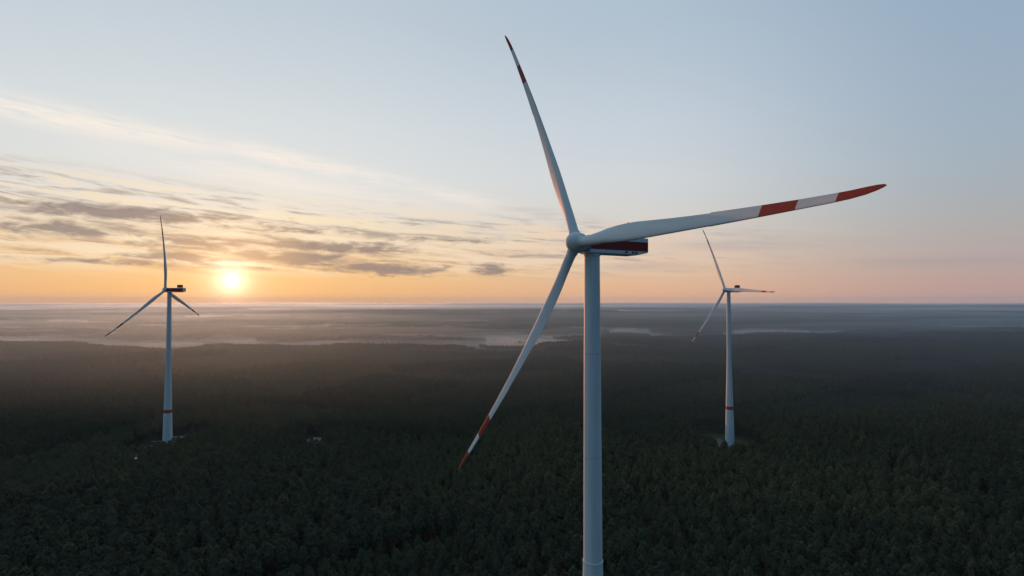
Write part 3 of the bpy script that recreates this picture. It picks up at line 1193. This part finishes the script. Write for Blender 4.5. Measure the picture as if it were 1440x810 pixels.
# ------------------------------------------------------------------ van with its headlights on, on the forest track
def van():
    root = bpy.data.objects.new('van', None)
    COL.objects.link(root)
    root.location = (-296, 441, 0.0)
    root.rotation_euler = (0, 0, R(-96))        # nose towards -Y, down the track
    tag(root, 'small white van with lit headlights among the pines below the left turbine', 'van')
    bm = bmesh.new()
    side = [(-2.5, 0.45), (2.45, 0.45), (2.5, 1.0), (1.75, 1.25), (1.05, 2.05), (-2.35, 2.15), (-2.5, 1.9)]
    L = [bm.verts.new((x, -0.95, z)) for x, z in side]
    Rr = [bm.verts.new((x, 0.95, z)) for x, z in side]
    n = len(side)
    for k in range(n):
        bm.faces.new((L[k], L[(k + 1) % n], Rr[(k + 1) % n], Rr[k]))
    bm.faces.new(L)
    bm.faces.new(Rr)
    bmesh.ops.bevel(bm, geom=list(bm.edges), offset=0.07, segments=2, affect='EDGES')
    body = bm_obj('body', bm, [M_VAN], root, 40)
    bm = bmesh.new()
    v = [bm.verts.new(p) for p in ((1.70, -.78, 1.34), (1.70, .78, 1.34), (1.16, .74, 1.97), (1.16, -.74, 1.97))]
    f = bm.faces.new(v)
    bmesh.ops.translate(bm, verts=v, vec=(.03, 0, .02))
    bm_obj('windscreen', bm, [M_GLASS], root)
    for sd in (-1, 1):
        bm = bmesh.new()
        y_ = sd * 0.957
        bm.faces.new([bm.verts.new(p) for p in ((0.2, y_, 1.3), (1.45, y_, 1.3), (1.0, y_, 1.9), (0.2, y_, 1.92))])
        bm_obj('side_window', bm, [M_GLASS], root)
        bm = bmesh.new()
        box(bm, 2.44, 2.56, sd * .68 - .16, sd * .68 + .16, .78, .98, 0, .02)
        bm_obj('headlight', bm, [M_LAMP], root)
        for wx_ in (-1.55, 1.6):
            bm = bmesh.new()
            lathe(bm, [(-.11, .2), (-.11, .31), (-.08, .34), (.08, .34), (.11, .31), (.11, .2)], 20)
            bmesh.ops.rotate(bm, verts=bm.verts, matrix=Matrix.Rotation(R(90), 3, 'X'))
            bmesh.ops.translate(bm, verts=bm.verts, vec=(wx_, sd * .90, .34))
            bm_obj('wheel', bm, [M_TYRE], root, 40)


van()


# ------------------------------------------------------------------ ground mist lying in the valleys
def build_mist():
    rr = np.geomspace(1290, 15000, 300)
    aa = np.radians(np.linspace(-49, 49, 480))
    A, RR = np.meshgrid(aa, rr)
    X = RR * np.sin(A)
    Y = RR * np.cos(A)
    u = X / Y
    d = Y - edge_depth(u)
    n = fbm(X / 900, Y / 420, 131, 4)
    n2 = fbm(X / 170, Y / 120, 137, 3)
    n3 = fbm(X / 70, Y / 60, 139, 3)
    amt = sstep(n, 0.36, 0.68)
    amt = np.maximum(amt, 0.55 * sstep(d, 40, 400) * sstep(d, 1900, 600) * sstep(u, 0.42, 0.25) * sstep(n2, 0.42, 0.68) * sstep(n3, 0.30, 0.62))
    puff = np.exp(-((Y - 2320) / 150) ** 2) * sstep(u, 0.30, 0.4) * sstep(u, 0.66, 0.58) * sstep(n2, 0.4, 0.62)
    amt = np.maximum(amt * sstep(u, 0.45, 0.15), np.maximum(puff, 0.5 * amt))
    lane = sstep(Y, 2250, 2650) * sstep(Y, 3750, 3200) * sstep(u, -0.75, -0.6) * sstep(u, 0.30, 0.16)
    amt = np.maximum(amt, 0.85 * lane * sstep(n2, 0.28, 0.58))
    lane = sstep(Y, 6600, 7000) * sstep(Y, 8200, 7400) * sstep(u, 0.5, 0.3)
    amt = np.maximum(amt, 0.8 * lane * sstep(n, 0.40, 0.55))
    amt *= sstep(d, 10, 130) * sstep(Y, 10000, 5000)
    top = ground_h(X, Y) - 2.0 + amt * (4 + 30 * n2 * n2 + 22 * (n3 - 0.35) * sstep(Y, 5000, 3000))
    top = np.where(amt < 0.03, ground_h(X, Y) - 3, top)
    slab('ground_mist', X, Y, top, mat_volume('mist_volume', (0.88, 0.94, 1.0, 1), 0.0011, 0.4), 'pale morning mist lying in shreds over the valley fields', 'mist')
    # the damp air of the whole lowland beyond the forest, thicker than the air above it
    rr = np.geomspace(300, 19600, 160)
    aa = np.radians(np.linspace(-52, 52, 160))
    A, RR = np.meshgrid(aa, rr)
    X = RR * np.sin(A)
    Y = RR * np.cos(A)
    d = Y - edge_depth(X / Y)
    top = ground_h(X, Y) - 3.0 + sstep(Y, 330, 640) * (58 + 34 * (fbm(X / 1400, Y / 900, 151, 3) - 0.4))
    slab('valley_haze', X, Y, np.minimum(top, 88), mat_volume('valley_haze_volume', (0.45, 0.72, 1.0, 1), 2.3e-4, 0.66), 'blue-grey haze filling the wide lowland behind the forest', 'haze')


def slab(name, X, Y, top, mat, label, cat):
    bot = np.full_like(top, -78.0 if name == 'ground_mist' else -82.0)
    nr, na = X.shape
    co = np.concatenate([np.stack([X, Y, top], -1).reshape(-1, 3), np.stack([X, Y, bot], -1).reshape(-1, 3)])
    i = np.arange(nr * na).reshape(nr, na)
    o = nr * na
    q = [np.stack([i[:-1, :-1], i[:-1, 1:], i[1:, 1:], i[1:, :-1]], -1).reshape(-1, 4)]
    q.append(q[0][:, ::-1] + o)
    for e in (i[0, :], i[-1, :], i[:, 0], i[:, -1]):
        q.append(np.stack([e[:-1], e[1:], e[1:] + o, e[:-1] + o], -1))
    me = raw_mesh(name, co, np.concatenate(q), [mat], smooth=True)
    bm = bmesh.new()
    bm.from_mesh(me)
    bmesh.ops.recalc_face_normals(bm, faces=bm.faces)
    bm.to_mesh(me)
    bm.free()
    tag(link(name, me), label, cat, kind='stuff')


build_mist()


# ------------------------------------------------------------------ the air
def build_haze():
    bm = bmesh.new()
    box(bm, -21000, 21000, -21000, 21000, -90, 216)
    ob = bm_obj('haze', bm, [mat_volume('haze_volume', (0.60, 0.82, 1.0, 1), 2.6e-5, 0.15)], None)
    tag(ob, 'thin bluish morning haze over the whole land', 'haze', kind='stuff')


build_haze()
